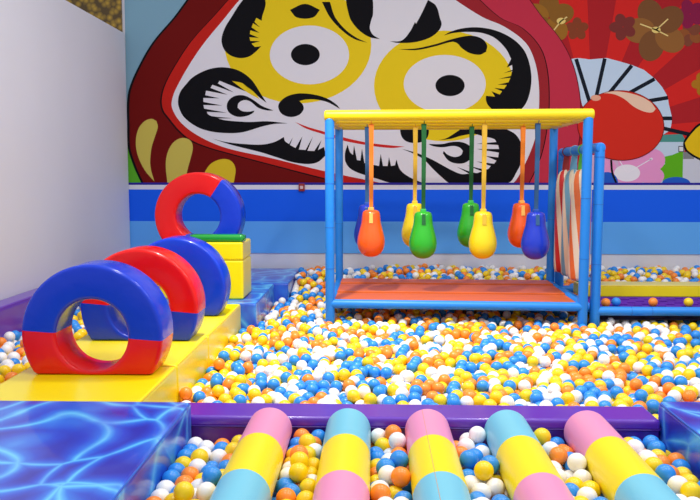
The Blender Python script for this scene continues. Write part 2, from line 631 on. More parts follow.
# brows, curls and beard, all black
print_poly('brow_print', t4([(230, -120), (170, -60), (120, 18), (85, 75), (65, 140), (75, 190), (105, 225), (160, 245), (215, 238), (255, 210), (285, 180), (250, 184), (232, 165), (278, 152), (225, 150), (220, 130), (272, 133), (222, 112), (225, 92), (275, 105), (232, 75), (240, 52), (278, 75), (248, 45), (258, 22), (288, 38), (290, 18), (310, -60), (290, -120)], 210, 14, 5.56), K, 8.9)
print_poly('cheek_curl_print', [(266.7, 103), (260.4, 93), (251.4, 79.6), (238.8, 70.6), (224.4, 67.4), (212, 68.5), (201, 72.5), (192, 78), (186.5, 84), (181, 91), (178.5, 98), (178.7, 106), (184, 117), (197, 126.8), (212, 131.7), (231, 133.2), (244, 132), (262, 126.6), (274.5, 124), (288, 123.4), (267, 121.3), (249, 122), (226, 120.4), (218, 118.5),
                                (233, 118.3), (212, 116.2), (208, 114.1), (207, 111.8), (227, 112.8), (204.4, 108.7), (203.5, 105), (222.4, 105.6), (203.5, 102), (203.5, 98), (219.7, 98.4), (205.3, 95.2), (206.2, 90.7), (227.8, 94.8), (210.7, 88), (212.5, 84.8), (234, 92.5), (218, 83.5), (219.7, 80.8), (246, 91.6), (232, 81), (242.4, 83.2), (251.4, 89.5), (258.6, 96.7)], K, 8.9)
print_poly('cheek_swirl_print', [(273.7, 110.5), (262, 106), (253, 99.7), (244, 95.5), (235, 96), (228.7, 100.6), (226.9, 107), (229.6, 113), (237.7, 116.8), (246.7, 116), (253, 113), (254.7, 110.6), (249.4, 111.7), (242, 111), (237.7, 107.8), (238.6, 103.3), (244, 100.2), (250.3, 101.5), (258.3, 107.8), (267.3, 110.5)], K, 8.9)
print_poly('beard_print', [(212.5, 138.7), (226, 142), (244, 144), (262, 144.6), (274.5, 142), (284, 137), (285, 141), (289, 144), (293, 137.4), (290, 145), (295.6, 148), (302.4, 136.4), (299, 149.5), (305.6, 150), (313, 136.6), (307.5, 150.8), (314.4, 151), (321.6, 140), (318, 150), (324, 147), (326, 155), (318, 162), (308, 164), (292, 162), (276, 157), (260, 152), (232, 145)], K, 8.9)
print_poly('nose_print', [(278.4, 107.5), (280, 102), (288, 96), (300, 93.4), (316, 95), (328, 99), (337, 105), (340, 109), (328, 102.4), (316, 99.6), (306, 99.6), (299.5, 101), (303, 105), (303.6, 109.5), (299, 115), (290.5, 117), (282, 114)], K, 8.9)
print_poly('nose_print', [(400.6, 122), (400.2, 131), (402, 137.4), (406.8, 141.6), (415, 143), (424.4, 140.6), (428.6, 134), (428, 122)], K, 8.9)
print_poly('lip_line_print', [(295, 122), (308, 127), (324, 131.6), (342, 137), (370, 143), (405, 146.7), (391, 148), (367, 145.2), (342, 140.3), (324, 134.4), (306, 128.5)], (206, 42, 40), 8.9)
print_poly('beard_print', [(347.6, 144.6), (345, 153.4), (346, 163), (352.4, 170), (367, 175.8), (378, 179), (391, 182.8), (424, 183.4), (410, 177.4), (400.4, 170), (396.4, 159.5), (395, 165.4), (391, 166), (389, 157), (387.6, 166), (383, 166), (380.7, 154), (379, 166), (364.4, 163), (362, 148.6), (360.4, 160.6), (357, 160), (354, 145.4), (353, 155), (350, 152)], K, 8.9)
print_poly('cheek_curl_print', [(438.8, 140), (446.8, 138), (458, 131), (466, 126), (496, 125), (507, 129.5), (516, 135), (521.8, 145.6), (522, 159), (517, 171), (507.6, 183), (450, 183), (442, 177.4), (434, 170), (423, 159), (412, 153), (402, 149), (410, 151), (419.6, 154), (434, 160.6), (450, 169.4), (461, 174), (469, 173.6), (457, 167), (475.6, 173), (482, 171.3), (466.8, 165.4), (486.8, 169.4), (490.8, 166), (476.4, 161.4), (494, 163.8), (496.4, 160.6), (485, 155.8), (498, 157.4), (498.8, 152.6), (476.4, 149), (499, 149), (498, 145), (476.4, 143.8), (496.4, 142), (494, 139), (482, 136), (474, 134), (461, 135.8), (450, 139)], K, 8.9)
print_poly('cheek_swirl_print', [(428.4, 144), (442, 144), (451.6, 142), (461, 142), (469, 145.4), (473, 151), (471.6, 157.4), (465, 162.7), (456.4, 163.5), (448.4, 160.6), (442.8, 153.4), (443.6, 151), (447.6, 154.7), (454.8, 157), (461, 155), (462.8, 151), (459.6, 147.5), (453, 146), (442, 147.3), (432.4, 146)], K, 8.9)
print_poly('brow_print', [(390, 41.5), (401.6, 40.6), (409.7, 32), (415, 22), (416, 24), (421.4, 14), (428, 0), (436, 6), (440, 18.5), (441.5, 24.8), (437.6, 32), (428.6, 38.3), (414, 42.4), (398, 43)], K, 8.9)
print_poly('brow_print', [(352, -22), (346, -4), (349.5, 17), (354, 24.8), (361, 32), (370, 37.4), (380, 39.2), (372.8, 34.7), (369.8, 28.4), (371, 21.2), (373, 14), (372, -4), (364, -20)], K, 8.9)
print_poly('brow_print', [(322, 2), (329.7, 17), (341.4, 30), (354, 39), (367.4, 42.8), (355.8, 37.4), (345, 29.3), (335, 17), (330, 2)], K, 8.9)
print_poly('brow_print', [(290, 10), (297, 17.6), (313, 17.6), (320, 10), (305, 4)], K, 8.9)
print_poly('brow_print', [(443.8, 35.6), (450, 32), (462.6, 28.4), (478.8, 27.5), (496.8, 31), (513, 39.2), (523.7, 50), (529, 62.6), (531.3, 77), (530, 91.3), (526, 103), (520, 110), (508, 114.5), (497, 112.5), (489, 106.5), (486, 101), (485.8, 95.8), (495, 96.7), (491.4, 91.3), (499.5, 94.6), (502, 91.3), (494, 88), (504, 89), (506.7, 85), (497.7, 84.7), (508.5, 82.3), (510.3, 77.8), (498.6, 79), (510.8, 76), (512, 71.2), (503, 73.4), (512.4, 69.8), (512, 65), (506.7, 67.6), (511, 59), (505.8, 49), (495, 38.3), (482.4, 33.2), (468, 32), (452.7, 33.2)], K, 8.9)
print_poly('brow_print', [(398, 49.4), (416, 48.5), (434, 44.6), (452, 39.2), (464.5, 36.4), (473.4, 36), (482.4, 39.2), (487, 45.5), (486, 51.8), (479.7, 54.8), (469.8, 53.2), (461.7, 48.2), (457.2, 43.4), (452, 41.9), (434, 46.7), (416, 50.2)], K, 8.9)
# yellow drops on the robe
GD = (206, 188, 86)
print_poly('gold_drop_print', [(151.5, 118.8), (156.6, 121), (158, 127), (155, 137), (151.5, 149), (150.6, 166), (154.5, 181.4), (145.5, 171), (138.7, 157.6), (136, 144), (138, 130.4), (143.8, 122)], GD, 8.9)
print_poly('gold_drop_print', [(183.8, 138), (190.6, 140.6), (193, 147.4), (190.6, 159), (187, 173), (187, 184.2), (167.8, 184.2), (166, 168), (166.8, 156), (171, 145.7), (177, 139.8)], GD, 8.9)
print_poly('gold_drop_print', [(203, 180), (205.7, 170.7), (212, 163), (222.8, 159), (231.3, 161), (235.6, 168.5), (234.6, 179), (233.5, 184.2), (206, 184.2)], (222, 190, 40), 8.9)
# red balloon
BR = math.radians(4)
print_poly('balloon_outline', ell(620.5, 125.5, 43.6, 35.2, 64, BR), (120, 22, 20), 9.2, smooth=False)
print_poly('balloon_print', ell(620.5, 125.4, 42.8, 34.4, 64, BR), (216, 46, 32), 9.6, smooth=False)
print_poly('balloon_shine_print', [(603, 93), (616, 91.4), (636, 95), (650, 102), (655.5, 109), (652, 112.4), (644, 111.6), (634, 107), (624, 99), (614, 94.4)], (240, 200, 172), 10)
print_poly('balloon_shine_print', ell(595.6, 98, 5, 3, 24), (236, 170, 140), 10, smooth=False)
print_poly('balloon_string_print', stroke([(611, 160), (612, 172), (616, 183)], 2.0), K, 9.4, smooth=False)

# small red box on the stripe
cb = thing('wall_socket_box', 'small red plastic box on the white stripe under the mural', 'wall box', (-0.84, WALL_Y - 0.014, 1.545))
REDP = mat('dark_red_plastic', (150, 30, 32), 0.4)
box('box_body', (-0.035, -0.035, -0.045), (0.035, 0, 0.045), REDP, cb, bevel=0.008)
box('front_button', (-0.018, -0.042, -0.018), (0.018, -0.034, 0.018), mat('pale_plastic', (220, 190, 190), 0.4), cb, bevel=0.003)


# ------------------------------------------------------------------ padded blocks
def padded_block(name, label, cat, lo, hi, m, pipe_m, bevel=0.022, group=None, seam_z=None):
    c = ((lo[0] + hi[0]) / 2, (lo[1] + hi[1]) / 2, lo[2])
    t = thing(name, label, cat, c, group)
    l = tuple(lo[i] - c[i] for i in range(3))
    h = tuple(hi[i] - c[i] for i in range(3))
    box('padded_body', l, h, m, t, bevel=bevel, seg=4)
    o = obj('piping', bm_tube(rect_loop(l, h, h[2] - bevel * 0.35, bevel * 0.25, 0.03), 0.0045, 6, closed=True), pipe_m, t, smooth=True)
    if seam_z:
        obj('seam', bm_tube(rect_loop(l, h, seam_z - lo[2], -0.001, 0.03), 0.004, 6, closed=True), pipe_m, t, smooth=True)
    return t


YG = 'yellow platform blocks under the rings'
padded_block('platform_block', 'yellow padded platform block under the front ring, behind the water-print block', 'play block', (-1.975, 3.53, FZ), (-1.13, 4.345, 0.600), YEL, YEL_PIPE, group=YG)
padded_block('platform_block', 'yellow padded platform block in the middle, under the red-topped ring', 'play block', (-1.975, 4.352, FZ), (-1.13, 5.185, 0.603), YEL, YEL_PIPE, group=YG)
padded_block('platform_block', 'yellow padded platform block farthest back, before the yellow stacked cube', 'play block', (-1.975, 5.192, FZ), (-1.13, 6.50, 0.600), YEL, YEL_PIPE, group=YG)
WPIPE = mat('blue_piping', (36, 96, 200), 0.35)
padded_block('water_print_block', 'large blue block printed with rippling water in the left foreground', 'play block', (WALL_X + 0.02, 1.4, FZ), (-0.85, 3.52, 0.64), WATER, WPIPE)
padded_block('water_print_block', 'blue water-print block in the right foreground corner beside the rollers', 'play block', (1.335, 1.4, FZ), (3.6, 3.60, 0.64), WATER, WPIPE)
padded_block('water_print_block', 'blue water-print block carrying the yellow stacked cube', 'play block', (-1.975, 6.515, FZ), (-1.005, 7.745, 0.598), WATER, WPIPE)
padded_block('water_print_block', 'blue water-print block against the back wall, behind the yellow stacked cube', 'play block', (-1.975, 7.755, FZ), (-0.865, 9.02, 0.598), WATER, WPIPE)
padded_block('wall_pad', 'long purple padded kerb along the foot of the left wall', 'wall pad', (WALL_X + 0.005, 3.515, FZ), (-2.685, 9.0, 0.742), PUR, PUR, bevel=0.03)

# purple rail between the two pits
rail = thing('padded_rail', 'long purple padded rail between the front trough and the main pit', 'padded rail', (0.255, 3.64, FZ))
box('rail_body', (-1.37, -0.10, 0), (1.075, 0.10, 0.27), PUR, rail, bevel=0.012)
box('rail_cap', (-1.37, -0.115, 0.262), (1.075, 0.115, 0.318), PUR, rail, bevel=0.02, seg=5)
obj('piping', bm_tube(rect_loop((-1.37, -0.115), (1.075, 0.115), 0.270, -0.001, 0.02), 0.005, 6, closed=True), mat('dark_purple_piping', (66, 24, 130), 0.35), rail, smooth=True)

# yellow cube of two cushions with the green pad
cube = thing('stacked_cube', 'tall yellow padded cube standing on the blue water-print block', 'play block', (-1.56, 6.95, 0.6))
box('lower_cushion', (-0.33, -0.235, 0), (0.415, 0.22, 0.345), YEL, cube, bevel=0.018)
box('upper_cushion', (-0.33, -0.235, 0.347), (0.415, 0.22, 0.505), YEL, cube, bevel=0.018)
gpad = thing('green_pad', 'glossy green bolster pad lying on the yellow cube before the rear ring', 'pad', (-1.375, 6.785, 1.105))
box('pad_body', (-0.235, -0.065, 0), (0.235, 0.055, 0.068), GRN, gpad, bevel=0.028, seg=5)
for sx in (-0.237, 0.237):
    obj('end_piping', bm_tube([(sx, 0.045 * math.cos(t), 0.034 + 0.026 * math.sin(t)) for t in [k * 2 * PI / 16 for k in range(16)]], 0.004, 6, closed=True), GRN, gpad, smooth=True)


# ------------------------------------------------------------------ rings
def ring(label, loc, split_deg, m_a, m_b, ro=0.391, ri=0.199, cut=0.218, T=0.26, yaw=0.0):
    """foam ring with a flattened foot; m_a fills the half counter-clockwise from split_deg"""
    t = thing('foam_ring', label, 'foam ring', loc, 'foam rings to climb through')
    t.rotation_euler = (0, 0, yaw)
    half = []
    for part_i, (a0, m) in enumerate(((split_deg, m_a), (split_deg + 180, m_b))):
        bm = bmesh.new()
        NS = 56
        rings = []
        for i in range(NS + 1):
            th = math.radians(a0 + 180 * i / NS)
            s = math.sin(th)
            R = ro if s >= -1e-6 else min(ro, cut / -s)
            w = R - ri
            cr = min(0.024, w * 0.42)
            prof = []
            # rounded rectangle in (rho, y)
            for cx, cy, q0 in ((R - cr, T - cr, 0), (ri + cr, T - cr, 90), (ri + cr, cr, 180), (R - cr, cr, 270)):
                for k in (0, 22.5, 45, 67.5, 90):
                    q = math.radians(q0 + k)
                    prof.append((cx + cr * math.cos(q), cy + cr * math.sin(q)))
            rings.append([bm.verts.new((r_ * math.cos(th), y_, cut + r_ * s)) for r_, y_ in prof])
        n = len(rings[0])
        for A, B in zip(rings, rings[1:]):
            for k in range(n):
                bm.faces.new((A[k], A[(k + 1) % n], B[(k + 1) % n], B[k]))
        bm.faces.new(rings[0])
        bm.faces.new(rings[-1][::-1])
        bmesh.ops.recalc_face_normals(bm, faces=bm.faces)
        o = obj('ring_half', bm, m, t)
        smooth_by_angle(o, 40)
        # stitched welt along the outer edges
        for yy in (0.012, T - 0.012):
            pts = []
            for i in range(NS + 1):
                th = math.radians(a0 + 180 * i / NS)
                s = math.sin(th)
                R = ro if s >= -1e-6 else min(ro, cut / -s)
                rr = R - 0.0115
                pts.append((rr * math.cos(th), yy, cut + rr * s if s >= -1e-6 or R == ro else max(cut + rr * s, 0.006)))
            w_ = obj('welt', bm_tube(pts, 0.0045, 6), m, o, smooth=True)
    return t


ring('blue-topped foam ring with red lower half, nearest of the row on the yellow platform', (-1.542, 4.12, 0.602), -4, BLU, RED)
ring('red-topped foam ring with blue lower half, second in the row on the platform', (-1.542, 4.98, 0.605), -5, RED, BLU)
ring('mostly blue foam ring, third in the row, behind the red-topped ring', (-1.535, 5.89, 0.602), 122, RED, BLU)
ring('red and blue foam ring standing highest, on top of the yellow cube', (-1.57, 6.86, 1.107), 56, RED, BLU)

# ------------------------------------------------------------------ rollers in the front trough
RX0, RSP = 0.249, 0.3640
ROLL_X = [RX0 + RSP * (i - 2) for i in range(5)]
ROLL_R = 0.1035
ROLL_Z = 0.5215
ORD = ['leftmost', 'second from left', 'middle', 'fourth from left', 'rightmost']
SEG = [3.505, 3.135, 2.735, 2.335, 1.95]
for i, x in enumerate(ROLL_X):
    first = 'pink' if i % 2 == 0 else 'pale blue'
    t = thing('foam_roller', '%s of the striped foam rollers, with %s far end' % (ORD[i], first), 'foam roller', (x, SEG[0], ROLL_Z), 'striped foam rollers over the front trough')
    cols = [R_PINK, R_YEL, R_CYAN, R_YEL] if i % 2 == 0 else [R_CYAN, R_YEL, R_PINK, R_YEL]
    for k in range(4):
        y0, y1 = SEG[k] - SEG[0], SEG[k + 1] - SEG[0]
        path, rad = [], []
        if k == 0:
            e = 0.03
            for q in (0, 20, 40, 60, 80, 90):
                a = math.radians(q)
                path.append((0, y0 - e * (1 - math.cos(PI / 2 - a)) if False else y0 - e * math.sin(a) * 0.6 - 0.0005 * q / 90, 0))
                rad.append(ROLL_R - e * (1 - math.sin(a)) - 0.0005)
            path[0] = (0, y0, 0)
        else:
            path.append((0, y0, 0))
            rad.append(ROLL_R)
        path += [(0, y0 + (y1 - y0) * 0.5, 0), (0, y1, 0)]
        rad += [ROLL_R, ROLL_R]
        o = obj('roller_segment', bm_tube(path, rad, 40), cols[k], t)
        smooth_by_angle(o, 40)
    if i == 2:
        a = math.radians(104)
        obj('stitched_seam', bm_tube([(ROLL_R * math.cos(a), -0.02, ROLL_R * math.sin(a)), (ROLL_R * math.cos(a), SEG[-1] - SEG[0], ROLL_R * math.sin(a))], 0.0011, 5), SEAM, t)
    rod('axle', (0, -1.50, 0), (0, 0.01, 0), 0.012, mat('steel_axle', (120, 120, 126), 0.3), t, n=10, round_end=0.003)

# ------------------------------------------------------------------ swing-bag frame
FL, FR, RL, RR = (-0.372, 6.55), (1.745, 6.45), (-0.352, 7.85), (1.772, 7.78)
fr = thing('play_frame', 'blue post frame with yellow top bars and orange-red deck, hung with bags', 'play frame', (0.7, 7.15, FZ))
PO = 0.7, 7.15, FZ


def L(p, z=None, o=PO):
    return (p[0] - o[0], p[1] - o[1], (p[2] if z is None else z) - o[2])


def lerp(a, b, t):
    return (a[0] + (b[0] - a[0]) * t, a[1] + (b[1] - a[1]) * t)


TOP = 2.185
for p, joints in ((FL, (0.9, 1.25, 1.62, 2.0)), (FR, (1.0, 1.5)), (RL, (1.2,)), (RR, (1.25,))):
    pr = rod('post', L(p, FZ), L(p, TOP - 0.02), 0.040, POST, fr)
    for z in joints:
        c = L(p, z)
        o = obj('sleeve_joint', bm_tube([(c[0] + 0.0405 * math.cos(t), c[1] + 0.0405 * math.sin(t), c[2]) for t in [k * 2 * PI / 18 for k in range(18)]], 0.0022, 5, closed=True), POST_J, pr, smooth=True)


def top_at(t):
    return lerp(FL, RL, t), lerp(FR, RR, t)


for t in (0.0, 0.335, 0.665, 1.0):
    a, b = top_at(t)
    d = Vector((b[0] - a[0], b[1] - a[1], 0)).normalized()
    e = 0.045
    rod('top_bar', L((a[0] - d.x * e, a[1] - d.y * e), TOP), L((b[0] + d.x * e, b[1] + d.y * e), TOP), 0.0455, BAR_Y, fr, n=20, round_end=0.02)
for a, b in ((FL, RL), (FR, RR)):
    rod('side_bar', L(a, TOP - 0.004), L(b, TOP - 0.004), 0.043, BAR_Y, fr, n=20)
for a, b in ((FL, FR), (RL, RR), (FL, RL), (FR, RR)):
    rod('deck_rail', L(a, 0.596), L(b, 0.596), 0.0385, POST, fr, n=20)
# deck of three boards, front to back
for k, (t0, t1) in enumerate(((0.045, 0.380), (0.390, 0.765), (0.775, 0.985))):
    bm = bmesh.new()
    cs = []
    for t in (t0, t1):
        a, b = top_at(t)
        a = lerp(a, b, 0.014)
        b2 = lerp(top_at(t)[0], top_at(t)[1], 0.986)
        cs.append((a, b2))
    lo_, hi_ = 0.588, 0.628
    q = [cs[0][0], cs[0][1], cs[1][1], cs[1][0]]
    vb = [bm.verts.new(L(p, lo_)) for p in q]
    vt = [bm.verts.new(L(p, hi_ - 0.010 + 0.012 * k)) for p in q]
    bm.faces.new(vt)
    bm.faces.new(vb[::-1])
    for i in range(4):
        bm.faces.new((vb[i], vb[(i + 1) % 4], vt[(i + 1) % 4], vt[i]))
    bmesh.ops.bevel(bm, geom=list(bm.edges), offset=0.005, segments=2, profile=0.5, affect='EDGES')
    bmesh.ops.recalc_face_normals(bm, faces=bm.faces)
    o = obj('deck_board', bm, DECK, fr)
    o.modifiers.new('weighted', 'WEIGHTED_NORMAL')
    o.data.polygons.foreach_set('use_smooth', [True] * len(o.data.polygons))

# ------------------------------------------------------------------ hanging bags
BAGC = {
    'orange': (mat('orange_bag_plastic', (246, 92, 16), 0.28, coat=0.3), mat('orange_strap', (240, 130, 30), 0.7), mat('pale_orange_tab', (250, 190, 90), 0.5)),
    'green': (mat('green_bag_plastic', (40, 172, 32), 0.28, coat=0.3), mat('green_strap', (10, 96, 40), 0.7), mat('mint_tab', (60, 190, 80), 0.5)),
    'yellow': (mat('yellow_bag_plastic', (238, 210, 10), 0.28, coat=0.3), mat('yellow_strap', (222, 178, 50), 0.7), mat('lemon_tab', (240, 200, 50), 0.5)),
    'blue': (mat('blue_bag_plastic', (18, 52, 196), 0.28, coat=0.3), mat('blue_strap', (44, 92, 140), 0.7), mat('blue_tab', (30, 80, 180), 0.5)),
}
BAG_PROF = [(0.0, 0.0), (0.03, 0.002), (0.06, 0.012), (0.092, 0.036), (0.113, 0.070), (0.123, 0.108), (0.125, 0.142), (0.120, 0.180), (0.110, 0.222), (0.100, 0.262), (0.089, 0.302), (0.084, 0.342), (0.082, 0.372), (0.078, 0.394), (0.070, 0.412), (0.050, 0.422), (0.0, 0.427)]


def ribbon(name, pts, w0, w1, m, parent, th=0.004):
    bm = bmesh.new()
    N = len(pts)
    rows = []
    for i, p in enumerate(pts):
        w = w0 + (w1 - w0) * i / (N - 1)
        rows.append([bm.verts.new((p[0] + sx * w / 2, p[1] + sy * th / 2, p[2])) for sx, sy in ((-1, -1), (1, -1), (1, 1), (-1, 1))])
    for A, B in zip(rows, rows[1:]):
        for k in range(4):
            bm.faces.new((A[k], A[(k + 1) % 4], B[(k + 1) % 4], B[k]))
    bm.faces.new(rows[0])
    bm.faces.new(rows[-1])
    bmesh.ops.recalc_face_normals(bm, faces=bm.faces)
    return obj(name, bm, m, parent)


def bag(colour, label, x, t, zb, group, tw=0.0):
    a, b = top_at(t)
    y = a[1] + (b[1] - a[1]) * (x - a[0]) / (b[0] - a[0])
    g = thing('hanging_bag', label, 'hanging bag', (x, y, zb), group)
    body, strap, tab = BAGC[colour]
    lathe('bag_body', BAG_PROF, body, g, 32)
    top = TOP - 0.040 - zb
    # strap over the bar, narrowing to the middle, doubled
    ribbon('strap', [(0, -0.012, top), (0.001, -0.009, top * 0.8 + 0.43 * 0.2), (0.001, -0.007, 0.62 + (top - 0.62) * 0.25), (0, -0.008, 0.47), (0, -0.012, 0.425)], 0.043, 0.033, strap, g)
    ribbon('strap', [(-0.004, 0.012, top), (-0.001, 0.009, top * 0.8 + 0.43 * 0.2), (0, 0.007, 0.55), (0, 0.012, 0.425)], 0.040, 0.030, strap, g)
    # loop of the strap over the bar
    obj('bar_loop', bm_tube([(0.0, 0.0475 * math.cos(q), TOP - zb + 0.0475 * math.sin(q)) for q in [k * 2 * PI / 18 for k in range(18)]], 0.0035, 5, closed=True), strap, g)
    # tab through the neck and the patch running down the front
    box('neck_tab', (-0.026, -0.03, 0.405), (0.026, 0.03, 0.448), tab, g, bevel=0.008)
    ribbon('front_patch', [(0, -0.080, 0.402), (0, -0.085, 0.36), (0, -0.091, 0.31)], 0.03, 0.034, strap if colour != 'orange' else tab, g, th=0.006)
    return g


BF, BRR = 'hanging bags of the front row', 'hanging bags of the rear row'
for c, x, zb, lab in (('orange', -0.025, 0.955, 'orange pear-shaped bag hanging leftmost in the front row'), ('green', 0.441, 0.943, 'green pear-shaped bag in the front row, before a yellow one'),
                      ('yellow', 0.972, 0.945, 'yellow pear-shaped bag in the front row, right of the green ones'), ('blue', 1.434, 0.943, 'blue pear-shaped bag hanging rightmost in the front row')):
    bag(c, lab, x, 0.335, zb, BF)
for c, x, zb, lab in (('blue', -0.066, 0.985, 'blue bag mostly hidden behind the leftmost orange bag'), ('yellow', 0.388, 1.0, 'yellow bag in the rear row, half hidden behind the green one'),
                      ('green', 0.915, 1.005, 'green bag in the rear row, half hidden behind the yellow one'), ('orange', 1.389, 1.005, 'orange bag in the rear row, left of the front blue bag')):
    bag(c, lab, x, 0.665, zb, BRR)

# ------------------------------------------------------------------ second frame on the right
P2 = (1.86, 6.5, FZ)
f2 = thing('low_play_frame', 'lower blue post frame at the right, with purple mat and side rail', 'play frame', P2)


def L2(x, y, z):
    return (x - P2[0], y - P2[1], z - P2[2])


XR = 4.0
for (x, y, zt) in ((1.86, 6.5, 1.93), (1.856, 7.75, 1.925), (XR, 6.5, 1.93), (XR, 7.75, 1.925)):
    pr = rod('post', L2(x, y, FZ), L2(x, y, zt), 0.042, POST, f2)
    for z in (0.95, 1.45, zt - 0.09):
        c = L2(x, y, z)
        obj('sleeve_joint', bm_tube([(c[0] + 0.0425 * math.cos(t), c[1] + 0.0425 * math.sin(t), c[2]) for t in [k * 2 * PI / 18 for k in range(18)]], 0.0022, 5, closed=True), POST_J, pr, smooth=True)
for x in (1.858, XR):
    rod('side_bar', L2(x, 6.46, 1.915), L2(x, 7.78, 1.912), 0.042, POST, f2)
    rod('side_bar', L2(x, 6.5, 0.553), L2(x, 7.75, 0.553), 0.036, POST, f2)
fr_rail = rod('front_rail', L2(1.86, 6.5, 0.553), L2(XR, 6.5, 0.553), 0.038, POST, f2)
for x in (2.16, 2.33, 2.9, 3.4):
    c = L2(x, 6.5, 0.553)
    obj('sleeve_joint', bm_tube([(c[0], c[1] + 0.0385 * math.cos(t), c[2] + 0.0385 * math.sin(t)) for t in [k * 2 * PI / 18 for k in range(18)]], 0.0022, 5, closed=True), POST_J, fr_rail, smooth=True)
rod('rear_rail', L2(1.86, 7.75, 0.553), L2(XR, 7.75, 0.553), 0.036, POST, f2)
# purple slotted mat
bm = bmesh.new()
mx0, mx1, my0, my1 = 1.905, 3.955, 6.545, 7.19
xs, ys = [mx0], [my0]
slot_w, bar_w = 0.075, 0.028
x = mx0 + bar_w
while x + slot_w < mx1:
    xs += [x, x + slot_w]
    x += slot_w + bar_w
xs.append(mx1)
y = my0 + 0.03
while y + 0.045 < my1:
    ys += [y, y + 0.045]
    y += 0.045 + 0.04
ys.append(my1)
G = [[bm.verts.new(L2(a, b, 0.566)) for b in ys] for a in xs]
for i in range(len(xs) - 1):
    for j in range(len(ys) - 1):
        if i % 2 == 1 and j % 2 == 1 and (i // 2 + j // 2) % 2 == 0:
            continue
        bm.faces.new((G[i][j], G[i + 1][j], G[i + 1][j + 1], G[i][j + 1]))
ex = bmesh.ops.extrude_face_region(bm, geom=bm.faces[:])
for v in [e for e in ex['geom'] if isinstance(e, bmesh.types.BMVert)]:
    v.co.z -= 0.022
bmesh.ops.recalc_face_normals(bm, faces=bm.faces)
obj('slotted_mat', bm, mat('purple_rubber', (88, 34, 160), 0.75, spec=0.15), f2)
box('under_mat_shade', L2(1.9, 6.54, 0.47), L2(3.96, 7.2, 0.478), mat('under_mat_dark', (28, 18, 50), 0.7), f2, bevel=0.002)  # dark sheet standing in for the shade seen through the mat's slots
padded_block('yellow_beam', 'yellow padded beam lying across the right frame behind the purple mat', 'padded beam', (1.93, 7.205, 0.56), (3.95, 7.50, 0.668), YEL, YEL_PIPE, bevel=0.014)

# candy-stripe bolsters hung along the side bar
BOLP = [(0, 0), (0.05, 0.002), (0.076, 0.012), (0.088, 0.035), (0.091, 0.12), (0.092, 0.5), (0.091, 0.84), (0.086, 0.92), (0.072, 0.985), (0.055, 1.02), (0.03, 1.04), (0, 1.045)]
for k, (y, rgb, lab, strap_rgb, tw, ph) in enumerate(((7.56, (204, 40, 36), 'red and cream spiral-striped bolster hanging at the back of the right frame', (150, 30, 30), 7.0, 0.4),
                                                     (7.27, (112, 168, 196), 'grey-blue and cream spiral-striped bolster hanging between the red and orange ones', (110, 170, 200), 7.0, 2.0),
                                                     (6.98, (226, 110, 52), 'orange and cream spiral-striped bolster hanging behind the frame posts', (84, 186, 60), 7.0, 1.0))):
    g = thing('striped_bolster', lab, 'bolster', (1.845, y, 0.745), 'striped bolsters hung from the right frame')
    lathe('bolster_body', [(r_, z_ * 0.955) for r_, z_ in BOLP], candy_mat('candy_%d' % k, rgb, tw, ph), g, 36)
    sm = mat('bolster_strap_%d' % k, strap_rgb, 0.6)
    ribbon('hanging_strap', [(0, 0, 0.975), (0, 0, 1.05), (0.008, 0, 1.135)], 0.07, 0.05, sm, g, th=0.012)
    obj('strap_loop', bm_tube([(0.010 + 0.046 * math.cos(q), 0, 1.168 + 0.046 * math.sin(q)) for q in [j * 2 * PI / 18 for j in range(18)]], 0.005, 6, closed=True), sm, g, smooth=True)
    box('bottom_tag', (-0.02, -0.02, -0.012), (0.02, 0.02, 0.006), sm, g, bevel=0.004)

# ------------------------------------------------------------------ balls: a loose settled bed
D = 0.078
R = D / 2


def smoothstep(a, b, x):
    t = np.clip((x - a) / (b - a), 0, 1)
    return t * t * (3 - 2 * t)


def hex_layers(x0, x1, y0, y1, top, layers, keep):
    pts = []
    s = D * 1.09
    for l in range(layers):
        ox, oy = ((0, 0), (s / 2, s * 0.2887), (0, s * 0.577))[l % 3]
        ny = int((y1 - y0) / (s * 0.866)) + 1
        nx = int((x1 - x0) / s) + 1
        jj, ii = np.meshgrid(np.arange(ny), np.arange(nx), indexing='ij')
        X = x0 + R + ox + s * (ii + 0.5 * (jj % 2))
        Y = y0 + R + oy + s * 0.866 * jj
        P = np.stack([X.ravel(), Y.ravel(), np.zeros(X.size)], 1)
        P[:, :2] += rng.normal(0, 0.30 * D, (len(P), 2))
        P[:, 2] = top(P[:, 0], P[:, 1]) - (layers - 1 - l) * 0.82 * D - R + rng.normal(0, 0.12 * D, len(P))
        pts.append(P)
    # scattered extra balls on top
    P = pts[-1]
    ex = P[rng.random(len(P)) < 0.26].copy()
    ex[:, 2] += 0.6 * D
    ex[:, :2] += rng.normal(0, 0.4 * D, (len(ex), 2))
    pts[-1] = P[rng.random(len(P)) > 0.27]
    P = np.concatenate(pts + [ex])
    ok = (P[:, 0] > x0 + R * .8) & (P[:, 0] < x1 - R * .8) & (P[:, 1] > y0 + R * .8) & (P[:, 1] < y1 - R * .8) & keep(P[:, 0], P[:, 1])
    return P[ok]


